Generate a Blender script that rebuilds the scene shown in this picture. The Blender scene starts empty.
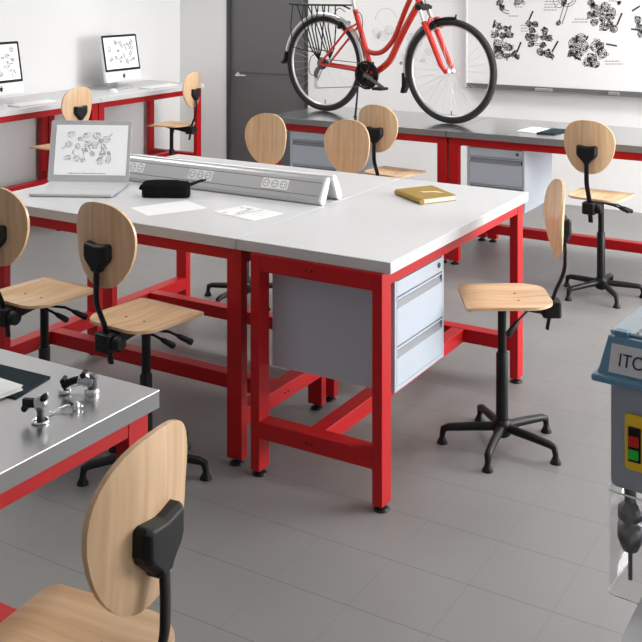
import bpy, bmesh, math, random
from mathutils import Vector, Matrix
PI = math.pi
R = math.radians
sc = bpy.context.scene
COL = sc.collection

# ------------------------------------------------------------ camera
VX, VY, CX, HY, H = -1405., 938., 321., -18., 1.77
FP = math.sqrt((VY-CX)*(CX-VX))
AL = math.atan2(VY-CX, FP)
cd = bpy.data.cameras.new('camera'); cam = bpy.data.objects.new('camera', cd); COL.objects.link(cam)
cam.location = (0, 0, H); cam.rotation_euler = (PI/2, 0, AL)
cd.sensor_width = 36; cd.sensor_fit = 'HORIZONTAL'
cd.lens = 36*FP/642; cd.shift_y = -(321-HY)/642; cd.clip_start = .05
sc.camera = cam
FW = (-math.sin(AL), math.cos(AL)); RT = (math.cos(AL), math.sin(AL))
def onY(x, y, Y):      # where a line of sight meets the upright plane at depth Y: used to size things on walls
    u = (x-CX)/FP; t = Y/(FW[1]+RT[1]*u)
    return ((FW[0]+RT[0]*u)*t, H-(y-HY)/FP*t)

# ------------------------------------------------------------ world, light, exposure
w = bpy.data.worlds.new('world'); sc.world = w; w.use_nodes = True
bg = w.node_tree.nodes['Background']; bg.inputs[0].default_value = (.86, .93, 1, 1); bg.inputs[1].default_value = 2.2
sc.view_settings.view_transform = 'Standard'; sc.view_settings.look = 'None'
sc.view_settings.exposure = 0.17; sc.view_settings.gamma = 1; sc.view_settings.use_curve_mapping = False
def area(name, loc, rot, sx, sy, power, col=(1, 1, 1), spread=180):
    l = bpy.data.lights.new(name, 'AREA'); l.shape = 'RECTANGLE'; l.size = sx; l.size_y = sy
    l.energy = power; l.color = col; l.spread = R(spread)
    o = bpy.data.objects.new(name, l); COL.objects.link(o); o.location = loc; o.rotation_euler = rot
    return o
RX = 2.6            # inner face of the right (window) wall
area('daylight_window_far', (RX-.02, 6.1, 1.75), (0, PI/2, 0), 1.9, 3.2, 290, (1, .99, .97))
area('daylight_window_near', (RX-.02, 2.2, 1.75), (0, PI/2, 0), 1.9, 3.2, 6, (1, .99, .97))
for i, (lx, ly) in enumerate(((-4.6, 6.6), (-1.2, 6.6), (-4.6, 3.2), (-1.2, 3.2))):
    area('added_ceiling_fill', (lx, ly, 3.03), (0, 0, 0), 1.15, .55, (24, 24, 15, 7)[i], (1, .99, .97), 125)  # fill lights added overhead, out of view, to brighten the room

# ------------------------------------------------------------ materials
MATS = {}
def mat(name, col, rough=.5, metal=0, noise=0, nscale=8, bump=0, bscale=60, spec=.5, emit=0, stretch=(1, 1, 1), coat=0):
    if name in MATS: return MATS[name]
    m = bpy.data.materials.new(name); m.use_nodes = True; nt = m.node_tree; b = nt.nodes['Principled BSDF']
    b.inputs['Base Color'].default_value = (*col, 1); b.inputs['Roughness'].default_value = rough
    b.inputs['Metallic'].default_value = metal; b.inputs['Specular IOR Level'].default_value = spec
    b.inputs['Coat Weight'].default_value = coat
    tc = nt.nodes.new('ShaderNodeTexCoord'); mp = nt.nodes.new('ShaderNodeMapping')
    mp.inputs['Scale'].default_value = stretch
    nt.links.new(tc.outputs['Object'], mp.inputs[0])
    if noise:
        n = nt.nodes.new('ShaderNodeTexNoise'); n.inputs['Scale'].default_value = nscale; n.inputs['Detail'].default_value = 4
        nt.links.new(mp.outputs[0], n.inputs['Vector'])
        mx = nt.nodes.new('ShaderNodeMix'); mx.data_type = 'RGBA'
        mx.inputs[6].default_value = (*[c*(1-noise) for c in col], 1); mx.inputs[7].default_value = (*[min(1, c*(1+noise)) for c in col], 1)
        nt.links.new(n.outputs[0], mx.inputs[0]); nt.links.new(mx.outputs[2], b.inputs['Base Color'])
    if bump:
        n2 = nt.nodes.new('ShaderNodeTexNoise'); n2.inputs['Scale'].default_value = bscale
        nt.links.new(mp.outputs[0], n2.inputs['Vector'])
        bp = nt.nodes.new('ShaderNodeBump'); bp.inputs['Strength'].default_value = bump; bp.inputs['Distance'].default_value = .002
        nt.links.new(n2.outputs[0], bp.inputs['Height']); nt.links.new(bp.outputs[0], b.inputs['Normal'])
    if emit:
        b.inputs['Emission Color'].default_value = (*col, 1); b.inputs['Emission Strength'].default_value = emit
    MATS[name] = m
    return m
def wood_mat():
    m = bpy.data.materials.new('birch_plywood'); m.use_nodes = True; nt = m.node_tree; b = nt.nodes['Principled BSDF']
    tc = nt.nodes.new('ShaderNodeTexCoord'); mp = nt.nodes.new('ShaderNodeMapping'); mp.inputs['Scale'].default_value = (26, 1.4, 1.4)
    n = nt.nodes.new('ShaderNodeTexNoise'); n.inputs['Scale'].default_value = 1.6; n.inputs['Detail'].default_value = 5; n.inputs['Distortion'].default_value = .3
    cr = nt.nodes.new('ShaderNodeValToRGB')
    cr.color_ramp.elements[0].position = .3; cr.color_ramp.elements[0].color = (.62, .385, .205, 1)
    cr.color_ramp.elements[1].position = .72; cr.color_ramp.elements[1].color = (.82, .58, .36, 1)
    nt.links.new(tc.outputs['Object'], mp.inputs[0]); nt.links.new(mp.outputs[0], n.inputs['Vector'])
    nt.links.new(n.outputs[0], cr.inputs[0]); nt.links.new(cr.outputs[0], b.inputs['Base Color'])
    b.inputs['Roughness'].default_value = .38; b.inputs['Coat Weight'].default_value = .15
    return m
def floor_mat():
    m = bpy.data.materials.new('grey_floor_tiles'); m.use_nodes = True; nt = m.node_tree; b = nt.nodes['Principled BSDF']
    tc = nt.nodes.new('ShaderNodeTexCoord'); mp = nt.nodes.new('ShaderNodeMapping')
    mp.inputs['Location'].default_value = (.93, -2.823, 0)
    nt.links.new(tc.outputs['Object'], mp.inputs[0])
    def bricks(bw, rh, off, mortar, c1, c2):
        m2 = nt.nodes.new('ShaderNodeMapping'); m2.inputs['Location'].default_value = off; nt.links.new(mp.outputs[0], m2.inputs[0])
        br = nt.nodes.new('ShaderNodeTexBrick'); br.offset = 0; br.squash = 1
        br.inputs['Scale'].default_value = 1; br.inputs['Brick Width'].default_value = bw; br.inputs['Row Height'].default_value = rh
        br.inputs['Mortar Size'].default_value = .0018; br.inputs['Mortar Smooth'].default_value = .3; br.inputs['Bias'].default_value = 0
        br.inputs['Color1'].default_value = (*c1, 1); br.inputs['Color2'].default_value = (*c2, 1); br.inputs['Mortar'].default_value = (*mortar, 1)
        nt.links.new(m2.outputs[0], br.inputs['Vector']); return br
    ba = bricks(40, .27, (20.3, 0, 0), (.60, .59, .58), (1, 1, 1), (1, 1, 1))
    bb_ = bricks(.254, 40, (0, 20.3, 0), (.86, .86, .86), (1, 1, 1), (1, 1, 1))
    n = nt.nodes.new('ShaderNodeTexNoise'); n.inputs['Scale'].default_value = 2.2; n.inputs['Detail'].default_value = 5
    nt.links.new(tc.outputs['Object'], n.inputs['Vector'])
    cr = nt.nodes.new('ShaderNodeValToRGB'); cr.color_ramp.elements[0].color = (.185, .182, .180, 1); cr.color_ramp.elements[1].color = (.225, .222, .219, 1)
    nt.links.new(n.outputs[0], cr.inputs[0]); prev = cr.outputs[0]
    for q in (ba, bb_):
        mx = nt.nodes.new('ShaderNodeMix'); mx.data_type = 'RGBA'; mx.blend_type = 'MULTIPLY'; mx.inputs[0].default_value = 1
        nt.links.new(prev, mx.inputs[6]); nt.links.new(q.outputs[0], mx.inputs[7]); prev = mx.outputs[2]
    nt.links.new(prev, b.inputs['Base Color'])
    b.inputs['Roughness'].default_value = .42
    return m
def clear_mat():
    m = bpy.data.materials.new('clear_plastic'); m.use_nodes = True; nt = m.node_tree
    for n in list(nt.nodes): nt.nodes.remove(n)
    o = nt.nodes.new('ShaderNodeOutputMaterial'); t = nt.nodes.new('ShaderNodeBsdfTransparent'); g = nt.nodes.new('ShaderNodeBsdfGlossy')
    t.inputs[0].default_value = (.95, .95, .955, 1); g.inputs['Roughness'].default_value = .05
    fr = nt.nodes.new('ShaderNodeValue'); fr.outputs[0].default_value = .055
    mx = nt.nodes.new('ShaderNodeMixShader')
    nt.links.new(fr.outputs[0], mx.inputs[0]); nt.links.new(t.outputs[0], mx.inputs[1]); nt.links.new(g.outputs[0], mx.inputs[2]); nt.links.new(mx.outputs[0], o.inputs[0])
    return m
WOOD = wood_mat(); FLOOR = floor_mat(); CLEAR = clear_mat()
WALL = mat('white_wall_paint', (.775, .775, .775), .9, noise=.015, nscale=3, bump=.05)
CEIL = mat('white_ceiling', (.82, .82, .82), .95, noise=.01)
EDGEG = mat('grey_bench_edge', (.20, .20, .205), .5, noise=.03)
RED = mat('red_powder_coat', (.47, .005, .008), .42, spec=.35, noise=.03, nscale=6)
BLACK = mat('black_plastic', (.008, .008, .009), .48, noise=.1, nscale=10, spec=.3)
BLACKM = mat('black_metal', (.007, .007, .008), .42, noise=.1, nscale=10, spec=.3)
TOPW = mat('light_grey_laminate', (.60, .60, .61), .42, noise=.02, nscale=20)
EDGEW = TOPW
STEEL = mat('brushed_steel_top', (.62, .62, .63), .26, 1, noise=.05, nscale=3, stretch=(1, 6, 1))
STEELD = mat('dark_steel_top', (.46, .46, .47), .17, .9, noise=.05, nscale=3)
GREYC = mat('grey_cabinet_paint', (.46, .51, .58), .45, noise=.015)
GREYD = mat('dark_slot', (.12, .125, .13), .6, noise=.05)
HANDLE = mat('grey_handle_strip', (.20, .21, .23), .5, noise=.02)
ALU = mat('anodised_aluminium', (.60, .60, .61), .33, .75, noise=.03, nscale=5)
ALUD = mat('dark_aluminium_groove', (.14, .14, .14), .5, .3, noise=.05)
WHITEP = mat('white_plastic', (.85, .85, .85), .35, noise=.01)
PAPER = mat('white_paper', (.86, .86, .86), .85, noise=.01)
INK = mat('black_ink', (.035, .035, .037), .8, noise=.05)
INKG = mat('grey_ink', (.20, .20, .21), .8, noise=.05)
INKF = mat('faint_grey_ink', (.58, .58, .585), .8, noise=.03)
DOORM = mat('dark_grey_door', (.115, .112, .115), .38, noise=.04, nscale=2)
DOORF = mat('dark_door_frame', (.045, .045, .047), .4, noise=.04)
CHROME = mat('chrome', (.78, .78, .79), .12, 1, noise=.02)
PALE = mat('pale_aluminium', (.62, .62, .635), .35, .25, noise=.01)
SILVER = mat('silver_paint', (.68, .68, .69), .28, .85, noise=.02)
BIKER = mat('red_bike_paint', (.72, .028, .012), .25, coat=.5, noise=.02)
RUBBER = mat('tyre_rubber', (.022, .022, .022), .75, noise=.15, nscale=40, bump=.6, bscale=150)
SCREEN = mat('lit_screen', (.84, .85, .86), .3, noise=.01, emit=.25)
BOARD = mat('whiteboard_enamel', (.80, .80, .80), .25, noise=.008)
TRAY = mat('grey_board_tray', (.16, .16, .165), .45, .3, noise=.05)
MUST = mat('mustard_cover', (.34, .205, .03), .6, noise=.08, nscale=30)
CREAM = mat('page_edges', (.72, .70, .64), .8, noise=.05, nscale=60, stretch=(1, 1, 20))
TEAL = mat('dark_green_pad', (.012, .024, .030), .8, spec=.15, noise=.05)
FABRIC = mat('black_fabric', (.010, .010, .011), .95, spec=.1, noise=.15, nscale=60, bump=.4, bscale=300)
BLUE = mat('blue_cap_plastic', (.12, .26, .38), .35, noise=.03)
BLUEL = mat('pale_blue_lid', (.40, .48, .55), .35, noise=.03)
HEADG = mat('slate_grey_housing', (.30, .33, .385), .4, noise=.03)
YEL = mat('yellow_plate', (.85, .54, .02), .45, noise=.03)
REDB = mat('red_button', (.55, .012, .012), .35, noise=.02)
GRNB = mat('green_button', (.01, .45, .05), .35, noise=.02)
GUN = mat('gunmetal', (.16, .16, .165), .32, .8, noise=.08, nscale=30)
GLASS = mat('window_glow_glass', (.9, .95, 1), .1, noise=.01, emit=.9)
FILL_GLOW = mat('added_fill_diffuser', (1, .99, .97), .5, noise=.005, emit=3)  # glowing face of the added ceiling fill panels

# ------------------------------------------------------------ mesh helpers
class MB:
    def __init__(s): s.v = []; s.f = []; s.sm = []
    def add(s, vs, fs, smooth=False):
        b = len(s.v); s.v += [tuple(v) for v in vs]
        for f in fs: s.f.append(tuple(b+i for i in f)); s.sm.append(smooth)
        return s
    def box(s, c, d, rz=0, rx=0, ry=0):
        M = Matrix.Translation(c) @ Matrix.Rotation(rz, 4, 'Z') @ Matrix.Rotation(ry, 4, 'Y') @ Matrix.Rotation(rx, 4, 'X')
        vs = [M @ Vector((x*d[0]/2, y*d[1]/2, z*d[2]/2)) for x in (-1, 1) for y in (-1, 1) for z in (-1, 1)]
        return s.add(vs, [(0, 1, 3, 2), (4, 6, 7, 5), (0, 4, 5, 1), (2, 3, 7, 6), (0, 2, 6, 4), (1, 5, 7, 3)])
    def bb(s, x0, x1, y0, y1, z0, z1):
        return s.box(((x0+x1)/2, (y0+y1)/2, (z0+z1)/2), (abs(x1-x0), abs(y1-y0), abs(z1-z0)))
    def tube(s, pts, r, n=12, caps=True, squash=None):
        pts = [Vector(p) for p in pts]; rs = r if isinstance(r, (list, tuple)) else [r]*len(pts)
        prev = None; vs = []
        for i, p in enumerate(pts):
            t = (pts[min(i+1, len(pts)-1)]-pts[max(i-1, 0)]).normalized()
            if prev is None:
                a = Vector((1, 0, 0)) if abs(t.x) < .9 else Vector((0, 1, 0))
                u = (a-t*a.dot(t)).normalized()
            else: u = (prev-t*prev.dot(t)).normalized()
            prev = u; q = t.cross(u)
            su, sq = squash or (1, 1)
            for k in range(n):
                a = 2*PI*k/n; vs.append(p+(u*math.cos(a)*su+q*math.sin(a)*sq)*rs[i])
        fs = [(i*n+k, i*n+(k+1) % n, (i+1)*n+(k+1) % n, (i+1)*n+k) for i in range(len(pts)-1) for k in range(n)]
        s.add(vs, fs, True)
        if caps:
            L = len(pts)-1
            s.add(vs[:n], [tuple(range(n-1, -1, -1))]); s.add(vs[L*n:], [tuple(range(n))])
        return s
    def lathe(s, prof, c=(0, 0, 0), axis='Z', n=20, M=None):
        vs = []
        for r, z in prof:
            for k in range(n):
                a = 2*PI*k/n
                p = (r*math.cos(a), r*math.sin(a), z)
                if axis == 'X': p = (p[2], p[0], p[1])
                if axis == 'Y': p = (p[0], p[2], p[1])
                p = Vector(p)
                if M: p = M @ p
                vs.append(p+Vector(c))
        fs = [(i*n+k, i*n+(k+1) % n, (i+1)*n+(k+1) % n, (i+1)*n+k) for i in range(len(prof)-1) for k in range(n)]
        s.add(vs, fs, True)
        s.add(vs[:n], [tuple(range(n-1, -1, -1))]); s.add(vs[-n:], [tuple(range(n))])
        return s
    def prism(s, poly, a, b, axis='Z', M=None):
        # polygon (u,v) extruded from a to b along axis
        def P(u, v, t):
            p = {'Z': (u, v, t), 'Y': (u, t, v), 'X': (t, u, v)}[axis]
            p = Vector(p); return M @ p if M else p
        n = len(poly); vs = [P(u, v, a) for u, v in poly]+[P(u, v, b) for u, v in poly]
        return s.add(vs, [tuple(range(n-1, -1, -1)), tuple(range(n, 2*n))]+[(i, (i+1) % n, n+(i+1) % n, n+i) for i in range(n)])
    def ring(s, c, R_, r, e1, e2, n=48, m=10, a0=0, a1=2*PI, sq=1):
        # torus or arc in the plane e1,e2
        c = Vector(c); e1 = Vector(e1); e2 = Vector(e2); e3 = e1.cross(e2)
        full = abs(a1-a0-2*PI) < 1e-6; N = n if full else n+1; vs = []
        for i in range(N):
            a = a0+(a1-a0)*i/n; d = e1*math.cos(a)+e2*math.sin(a)
            for k in range(m):
                b = 2*PI*k/m; vs.append(c+d*(R_+r*math.cos(b))+e3*(r*sq*math.sin(b)))
        fs = [(i*m+k, ((i+1) % N)*m+k, ((i+1) % N)*m+(k+1) % m, i*m+(k+1) % m) for i in range(n) for k in range(m)]
        return s.add(vs, fs, True)
    def build(s, name, m, parent=None, bevel=0, loc=None, rz=None, seg=2):
        me = bpy.data.meshes.new(name); me.from_pydata(s.v, [], s.f); me.validate()
        bm = bmesh.new(); bm.from_mesh(me); bmesh.ops.recalc_face_normals(bm, faces=bm.faces); bm.to_mesh(me); bm.free()
        if len(me.polygons) == len(s.sm): me.polygons.foreach_set('use_smooth', s.sm)
        me.materials.append(m)
        o = bpy.data.objects.new(name, me); COL.objects.link(o)
        if parent: o.parent = parent
        if loc: o.location = loc
        if rz is not None: o.rotation_euler.z = rz
        if bevel:
            b = o.modifiers.new('bevel', 'BEVEL'); b.width = bevel; b.segments = seg; b.limit_method = 'ANGLE'; b.angle_limit = R(40)
        return o
def tag(o, label=None, cat=None, group=None, kind=None):
    if label: o['label'] = label
    if cat: o['category'] = cat
    if group: o['group'] = group
    if kind: o['kind'] = kind
    return o
def thing(name, label, cat, loc=(0, 0, 0), rz=0, group=None):
    o = bpy.data.objects.new(name, None); COL.objects.link(o); o.empty_display_size = .1
    o.location = loc; o.rotation_euler.z = rz
    return tag(o, label, cat, group)
def dup(o, parent=None):
    c = o.copy(); COL.objects.link(c); c.parent = parent
    for ch in [x for x in list(COL.objects) if x.parent == o]: dup(ch, c)
    return c
def spline(pts, n=8):
    P = [Vector(p) for p in pts]; P = [2*P[0]-P[1]]+P+[2*P[-1]-P[-2]]; out = []
    for i in range(1, len(P)-2):
        for k in range(n):
            t = k/n; a, b, c, d = P[i-1:i+3]
            out.append(.5*((2*b)+(c-a)*t+(2*a-5*b+4*c-d)*t*t+(3*b-a-3*c+d)*t**3))
    return out+[P[-2]]
def rrect(x0, x1, y0, y1, r, n=5):
    out = []
    for cx, cy, a in ((x1-r, y1-r, 0), (x0+r, y1-r, PI/2), (x0+r, y0+r, PI), (x1-r, y0+r, 3*PI/2)):
        out += [(cx+r*math.cos(a+PI/2*k/n), cy+r*math.sin(a+PI/2*k/n)) for k in range(n+1)]
    return out

# ------------------------------------------------------------ setting
LX, BY, FY, CZ = -6.44, 8.05, -2.6, 3.1
def struct(name, mb, m, parent=None, bevel=0):
    o = mb.build(name, m, parent, bevel)
    if not parent: o['kind'] = 'structure'
    return o
struct('floor', MB().bb(LX-.2, RX+.2, FY-.2, BY+.2, -.1, 0), FLOOR)
struct('ceiling', MB().bb(LX-.2, RX+.2, FY-.2, BY+.2, CZ, CZ+.1), CEIL)
struct('wall_left', MB().bb(LX-.2, LX, FY-.2, BY+.2, 0, CZ), WALL)
DX0, DX1, DZ = -5.865, -4.95, 2.1
struct('wall_back', MB().bb(LX, DX0, BY, BY+.2, 0, CZ).bb(DX1, RX, BY, BY+.2, 0, CZ).bb(DX0, DX1, BY, BY+.2, DZ, CZ), WALL)
struct('wall_front', MB().bb(LX, RX, FY-.2, FY, 0, CZ), mat('rear_wall_paint', (.66, .66, .67), .8, noise=.03))
rw = MB().bb(RX, RX+.2, FY, BY, 0, .75).bb(RX, RX+.2, FY, BY, 2.75, CZ)
for a, b in ((FY, .55), (3.85, 4.45), (7.75, BY)): rw.bb(RX, RX+.2, a, b, .75, 2.75)
struct('wall_right', rw, WALL)
for i, (a, b) in enumerate(((.55, 3.85), (4.45, 7.75))):
    o = MB().bb(RX+.08, RX+.1, a, b, .75, 2.75).build('window_%d' % (i+1), GLASS); o['kind'] = 'structure'
    f = MB()
    for z0, z1 in ((.75, .8), (2.7, 2.75)): f.bb(RX+.05, RX+.13, a, b, z0, z1)
    for y in (a+.025, (a+b)/2, b-.025): f.bb(RX+.05, RX+.13, y-.025, y+.025, .8, 2.7)
    f.build('window_frame', WHITEP, o)
d = struct('door_1', MB().bb(DX0+.035, DX1-.035, BY+.02, BY+.065, .01, DZ-.035), DOORM)
MB().bb(DX0, DX0+.035, BY-.01, BY+.1, 0, DZ).bb(DX1-.035, DX1, BY-.01, BY+.1, 0, DZ).bb(DX0+.035, DX1-.035, BY-.01, BY+.1, DZ-.035, DZ).build('door_frame', DOORF, d)
MB().lathe([(.024, 0), (.024, .01)], (DX0+.12, BY+.008, .885), 'Y').tube([(DX0+.12, BY+.02, .885), (DX0+.12, BY-.035, .885), (DX0+.13, BY-.045, .885), (DX0+.26, BY-.045, .885)], .009).build('door_handle', CHROME, d)
MB().bb(DX0+.035, DX1-.035, BY+.015, BY+.0201, .905, .91).build('door_seam', DOORF, d)
for i, (lx, ly) in enumerate(((-4.6, 6.6), (-1.2, 6.6), (-4.6, 3.2), (-1.2, 3.2), (-1.2, .2))):  # unseen panels added to house the ceiling fill; the last stays dark
    t = thing('added_ceiling_panel', ('added ceiling fill panel above the left end of the back benches', 'added ceiling fill panel above the whiteboard bench', 'added ceiling fill panel above the left-wall benches', 'added ceiling fill panel above the middle white benches', 'unlit added ceiling panel above the near steel bench')[i], 'ceiling light', (lx, ly, CZ), 0, 'added ceiling fill panels')
    MB().bb(-.62, .62, -.32, .32, -.04, 0).build('housing', WHITEP, t)
    MB().bb(-.58, .58, -.28, .28, -.05, -.04).build('diffuser', FILL_GLOW if ly > 2 else WHITEP, t)

# ------------------------------------------------------------ benches
def bench(label, loc, L, D, topmat, rz=0, group=None, h=.84, name='workbench', inset=.03, th=.04, xin=.004, yo=0, xl=0):
    """bench with its long side along local x, origin at the centre of its footprint"""
    t = thing(name, label, 'workbench', loc, rz, group)
    if topmat in (STEEL, STEELD):
        wt = MB().bb(-L/2, L/2, -D/2, D/2, h-.002, h).build('worktop', topmat, t, .0006)
        MB().bb(-L/2, L/2, -D/2, D/2, h-th, h-.002).build('worktop_edge', EDGEG, wt, .001)
    else: MB().bb(-L/2, L/2, -D/2, D/2, h-th, h).build('worktop', topmat, t, .0025)
    lw, ld = .066, .038; x0, y0 = L/2-xin-lw/2, D/2-inset-ld/2
    zt = h-th-.001; XS = {-1: -(x0-xl), 1: x0}
    for sx in (-1, 1):
        for sy in (-1, 1):
            lg = MB().bb(XS[sx]-lw/2, XS[sx]+lw/2, yo+sy*y0-ld/2, yo+sy*y0+ld/2, .022, zt).build('leg', RED, t, .002)
            MB().lathe([(.008, .026), (.008, .012), (.017, .012), (.027, .004), (.028, 0)], (XS[sx], yo+sy*y0, 0), n=18).lathe([(.009, .04), (.009, .025)], (XS[sx], yo+sy*y0, 0)).build('levelling_foot', BLACK, lg)
        MB().bb(XS[sx]-lw/2+.001, XS[sx]+lw/2-.001, yo-y0+ld/2, yo+y0-ld/2, .142, .202).build('cross_rail', RED, t, .002)
        MB().bb(XS[sx]-lw/2+.001, XS[sx]+lw/2-.001, yo-y0+ld/2, yo+y0-ld/2, h-th-.062, zt).build('top_rail', RED, t, .002)
    for sy in (-1, 1):
        MB().bb(XS[-1]+lw/2, x0-lw/2, yo+sy*y0-ld/2+.001, yo+sy*y0+ld/2-.001, h-th-.05, zt).build('apron', RED, t, .002)
    MB().bb(XS[-1]+lw/2, x0-lw/2, -.03, .03, .143, .201).build('stretcher', RED, t, .002)
    bo = MB()
    for sx in (-1, 1):
        for dy in (-.011, .011): bo.lathe([(.0035, 0), (.0035, .003)], ((XS[sx]+sx*lw/2)-(.003 if sx < 0 else 0)+0, dy, .17), 'X', 8)
        for dy in (-.011, .011): bo.lathe([(.0035, 0), (.0035, .003)], ((XS[sx]+sx*lw/2)-(.003 if sx < 0 else 0), dy, h-th-.03), 'X', 8)
    bo.build('bolt_heads', BLACKM, t)
    return t
def bx(label, x0, x1, y0, y1, m, along='x', group=None, **k):
    c = ((x0+x1)/2, (y0+y1)/2, 0)
    if along == 'x': return bench(label, c, x1-x0, y1-y0, m, 0, group, **k)
    return bench(label, c, y1-y0, x1-x0, m, PI/2, group, **k)
bx('white-topped red workbench with a grey drawer unit hung beneath, end facing forward', -2.183, -1.556, 3.052, 4.392, TOPW, 'y', inset=.048, yo=-.020, xin=-.008)
bx('white-topped red workbench holding the laptop and pencil case', -3.528, -2.187, 3.052, 3.72, TOPW, xin=-.006, xl=.05)
bx('white-topped red workbench behind the power rail, two chairs tucked at its far side', -3.528, -2.187, 3.724, 4.392, TOPW, xin=-.006, xl=.05)
bx('steel-topped red workbench in the near left corner with metal parts on it', -2.15, -1.523, .49, 1.83, STEEL, 'y')
bx('dark-topped red workbench at the back under the rear bicycle wheel', -3.99, -2.648, 5.945, 6.69, STEELD)
bx('dark-topped red workbench at the back beneath the whiteboard, paper lying on it', -2.642, -1.30, 5.945, 6.69, STEELD)
bx('grey-topped red workbench on the left wall, nearer of two, with cropped computer', -6.43, -5.775, 4.872, 6.212, TOPW, 'y')
bx('grey-topped red workbench on the left wall, far one nearest the room corner', -6.43, -5.775, 6.216, 7.572, TOPW, 'y')

def drawer_unit(label, loc, rz, W=.41, D=.46, z0=.37, z1=.749):
    """front face looks towards local -y, origin at the middle of the front, on the floor"""
    t = thing('drawer_unit', label, 'drawer unit', loc, rz)
    MB().bb(-W/2, W/2, .012, D, z0, z1).bb(-W/2, -W/2+.014, 0, .012, z0, z1).bb(W/2-.014, W/2, 0, .012, z0, z1).bb(-W/2+.014, W/2-.014, 0, .012, z0, z0+.014).build('cabinet_body', GREYC, t, .0015)
    a = -W/2+.016; b = W/2-.016
    for k, (u, v) in enumerate(((.694, z1-.004), (.524, .688), (z0+.016, .518))):
        if k == 0:
            dr = MB().bb(a, b, 0, .011, u, v).build('drawer', GREYC, t, .001)
            MB().lathe([(.010, 0), (.010, .004)], (b-.03, -.004, .722), 'Y').build('lock', GREYD, dr)
            MB().bb(b-.032, b-.028, -.005, -.003, .716, .728).build('keyhole', BLACK, dr)
        else:
            g = v-.034
            dr = MB().bb(a, b, 0, .011, u, g).bb(a, b, 0, .011, v-.006, v).bb(a, a+.004, 0, .011, g, v).build('drawer', GREYC, t, .001)
            MB().bb(a, b, .0095, .0118, g, v-.006).build('handle_recess', GREYD, dr)
            MB().prism([(-.002, g), (.006, g), (.010, v-.008), (.008, v-.008)], a+.002, b-.01, 'X').build('handle', HANDLE, dr)
    return t
drawer_unit('grey drawer unit under the white-topped bench in the middle of the room', (-1.586, 3.345, 0), PI/2, .405, .50)
drawer_unit('grey drawer unit under the back bench below the whiteboard', (-2.332, 5.985, 0), 0, .375, .52)
drawer_unit('grey drawer unit under the back bench below the rear bicycle wheel', (-3.64, 5.985, 0), 0, .375, .52)

# ------------------------------------------------------------ chairs
def seat_mb():
    poly = [(-.11, -.165), (-.155, -.10), (-.155, .165), (.155, .165), (.155, -.10), (.11, -.165)]
    q = []
    for i, p in enumerate(poly):
        p = Vector(p); u = (Vector(poly[i-1])-p).normalized(); v = (Vector(poly[(i+1) % len(poly)])-p).normalized()
        rr_ = (.04, .03, .028, .028, .03, .04)[i]
        for k in range(6):
            t = k/5; q.append(tuple((p+u*rr_)*(1-t)**2+p*2*t*(1-t)+(p+v*rr_)*t*t))
    poly = q
    n = len(poly); mb = MB(); vs = []; rings = (.15, .35, .55, .72, .86, .95, 1.0)
    def z(x, y): return .575-.010*math.exp(-((x/.1)**2+((y+.03)/.1)**2))-(.6*max(0, y-.09)**2*3.2)+.5*max(0, -y-.1)**2
    for s_, e in ((1, 0), (-1, -.011)):
        for r in rings: vs += [(x*r, y*r-.012, z(x*r, y*r)+e) for x, y in poly]
    k = len(rings); fs = []
    for s_ in range(2):
        b = s_*k*n
        for i in range(k-1):
            for j in range(n): fs.append((b+i*n+j, b+i*n+(j+1) % n, b+(i+1)*n+(j+1) % n, b+(i+1)*n+j))
        fs.append(tuple(b+j for j in range(n)))
    for j in range(n): fs.append(((k-1)*n+j, (k-1)*n+(j+1) % n, (2*k-1)*n+(j+1) % n, (2*k-1)*n+j))
    return mb.add(vs, fs, True)
def back_mb():
    n = 40; rings = (.15, .35, .55, .72, .86, .95, 1.0); vs = []
    def P(x, zz, e):
        y = -.228+1.55*x*x-.10*max(0, zz)**1*1+.5*zz*zz
        return (x, y+e, .866+zz)
    for s_, e in ((1, 0), (-1, .010)):
        for r in rings:
            for j in range(n):
                a = 2*PI*j/n; c, s = math.cos(a), math.sin(a); p = 2/2.45
                x = .142*math.copysign(abs(c)**p, c); zz = .148*math.copysign(abs(s)**p, s)
                x *= 1+.13*(zz/.148)-.09*(zz/.148)**2
                vs.append(P(x*r, zz*r, e))
    k = len(rings); fs = []
    for s_ in range(2):
        b = s_*k*n
        for i in range(k-1):
            for j in range(n): fs.append((b+i*n+j, b+i*n+(j+1) % n, b+(i+1)*n+(j+1) % n, b+(i+1)*n+j))
        fs.append(tuple(b+j for j in range(n)))
    for j in range(n): fs.append(((k-1)*n+j, (k-1)*n+(j+1) % n, (2*k-1)*n+(j+1) % n, (2*k-1)*n+j))
    return MB().add(vs, fs, True)
def shade_edges(o, ang=35):
    m = o.modifiers.new('edges', 'EDGE_SPLIT'); m.split_angle = R(ang)
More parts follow.
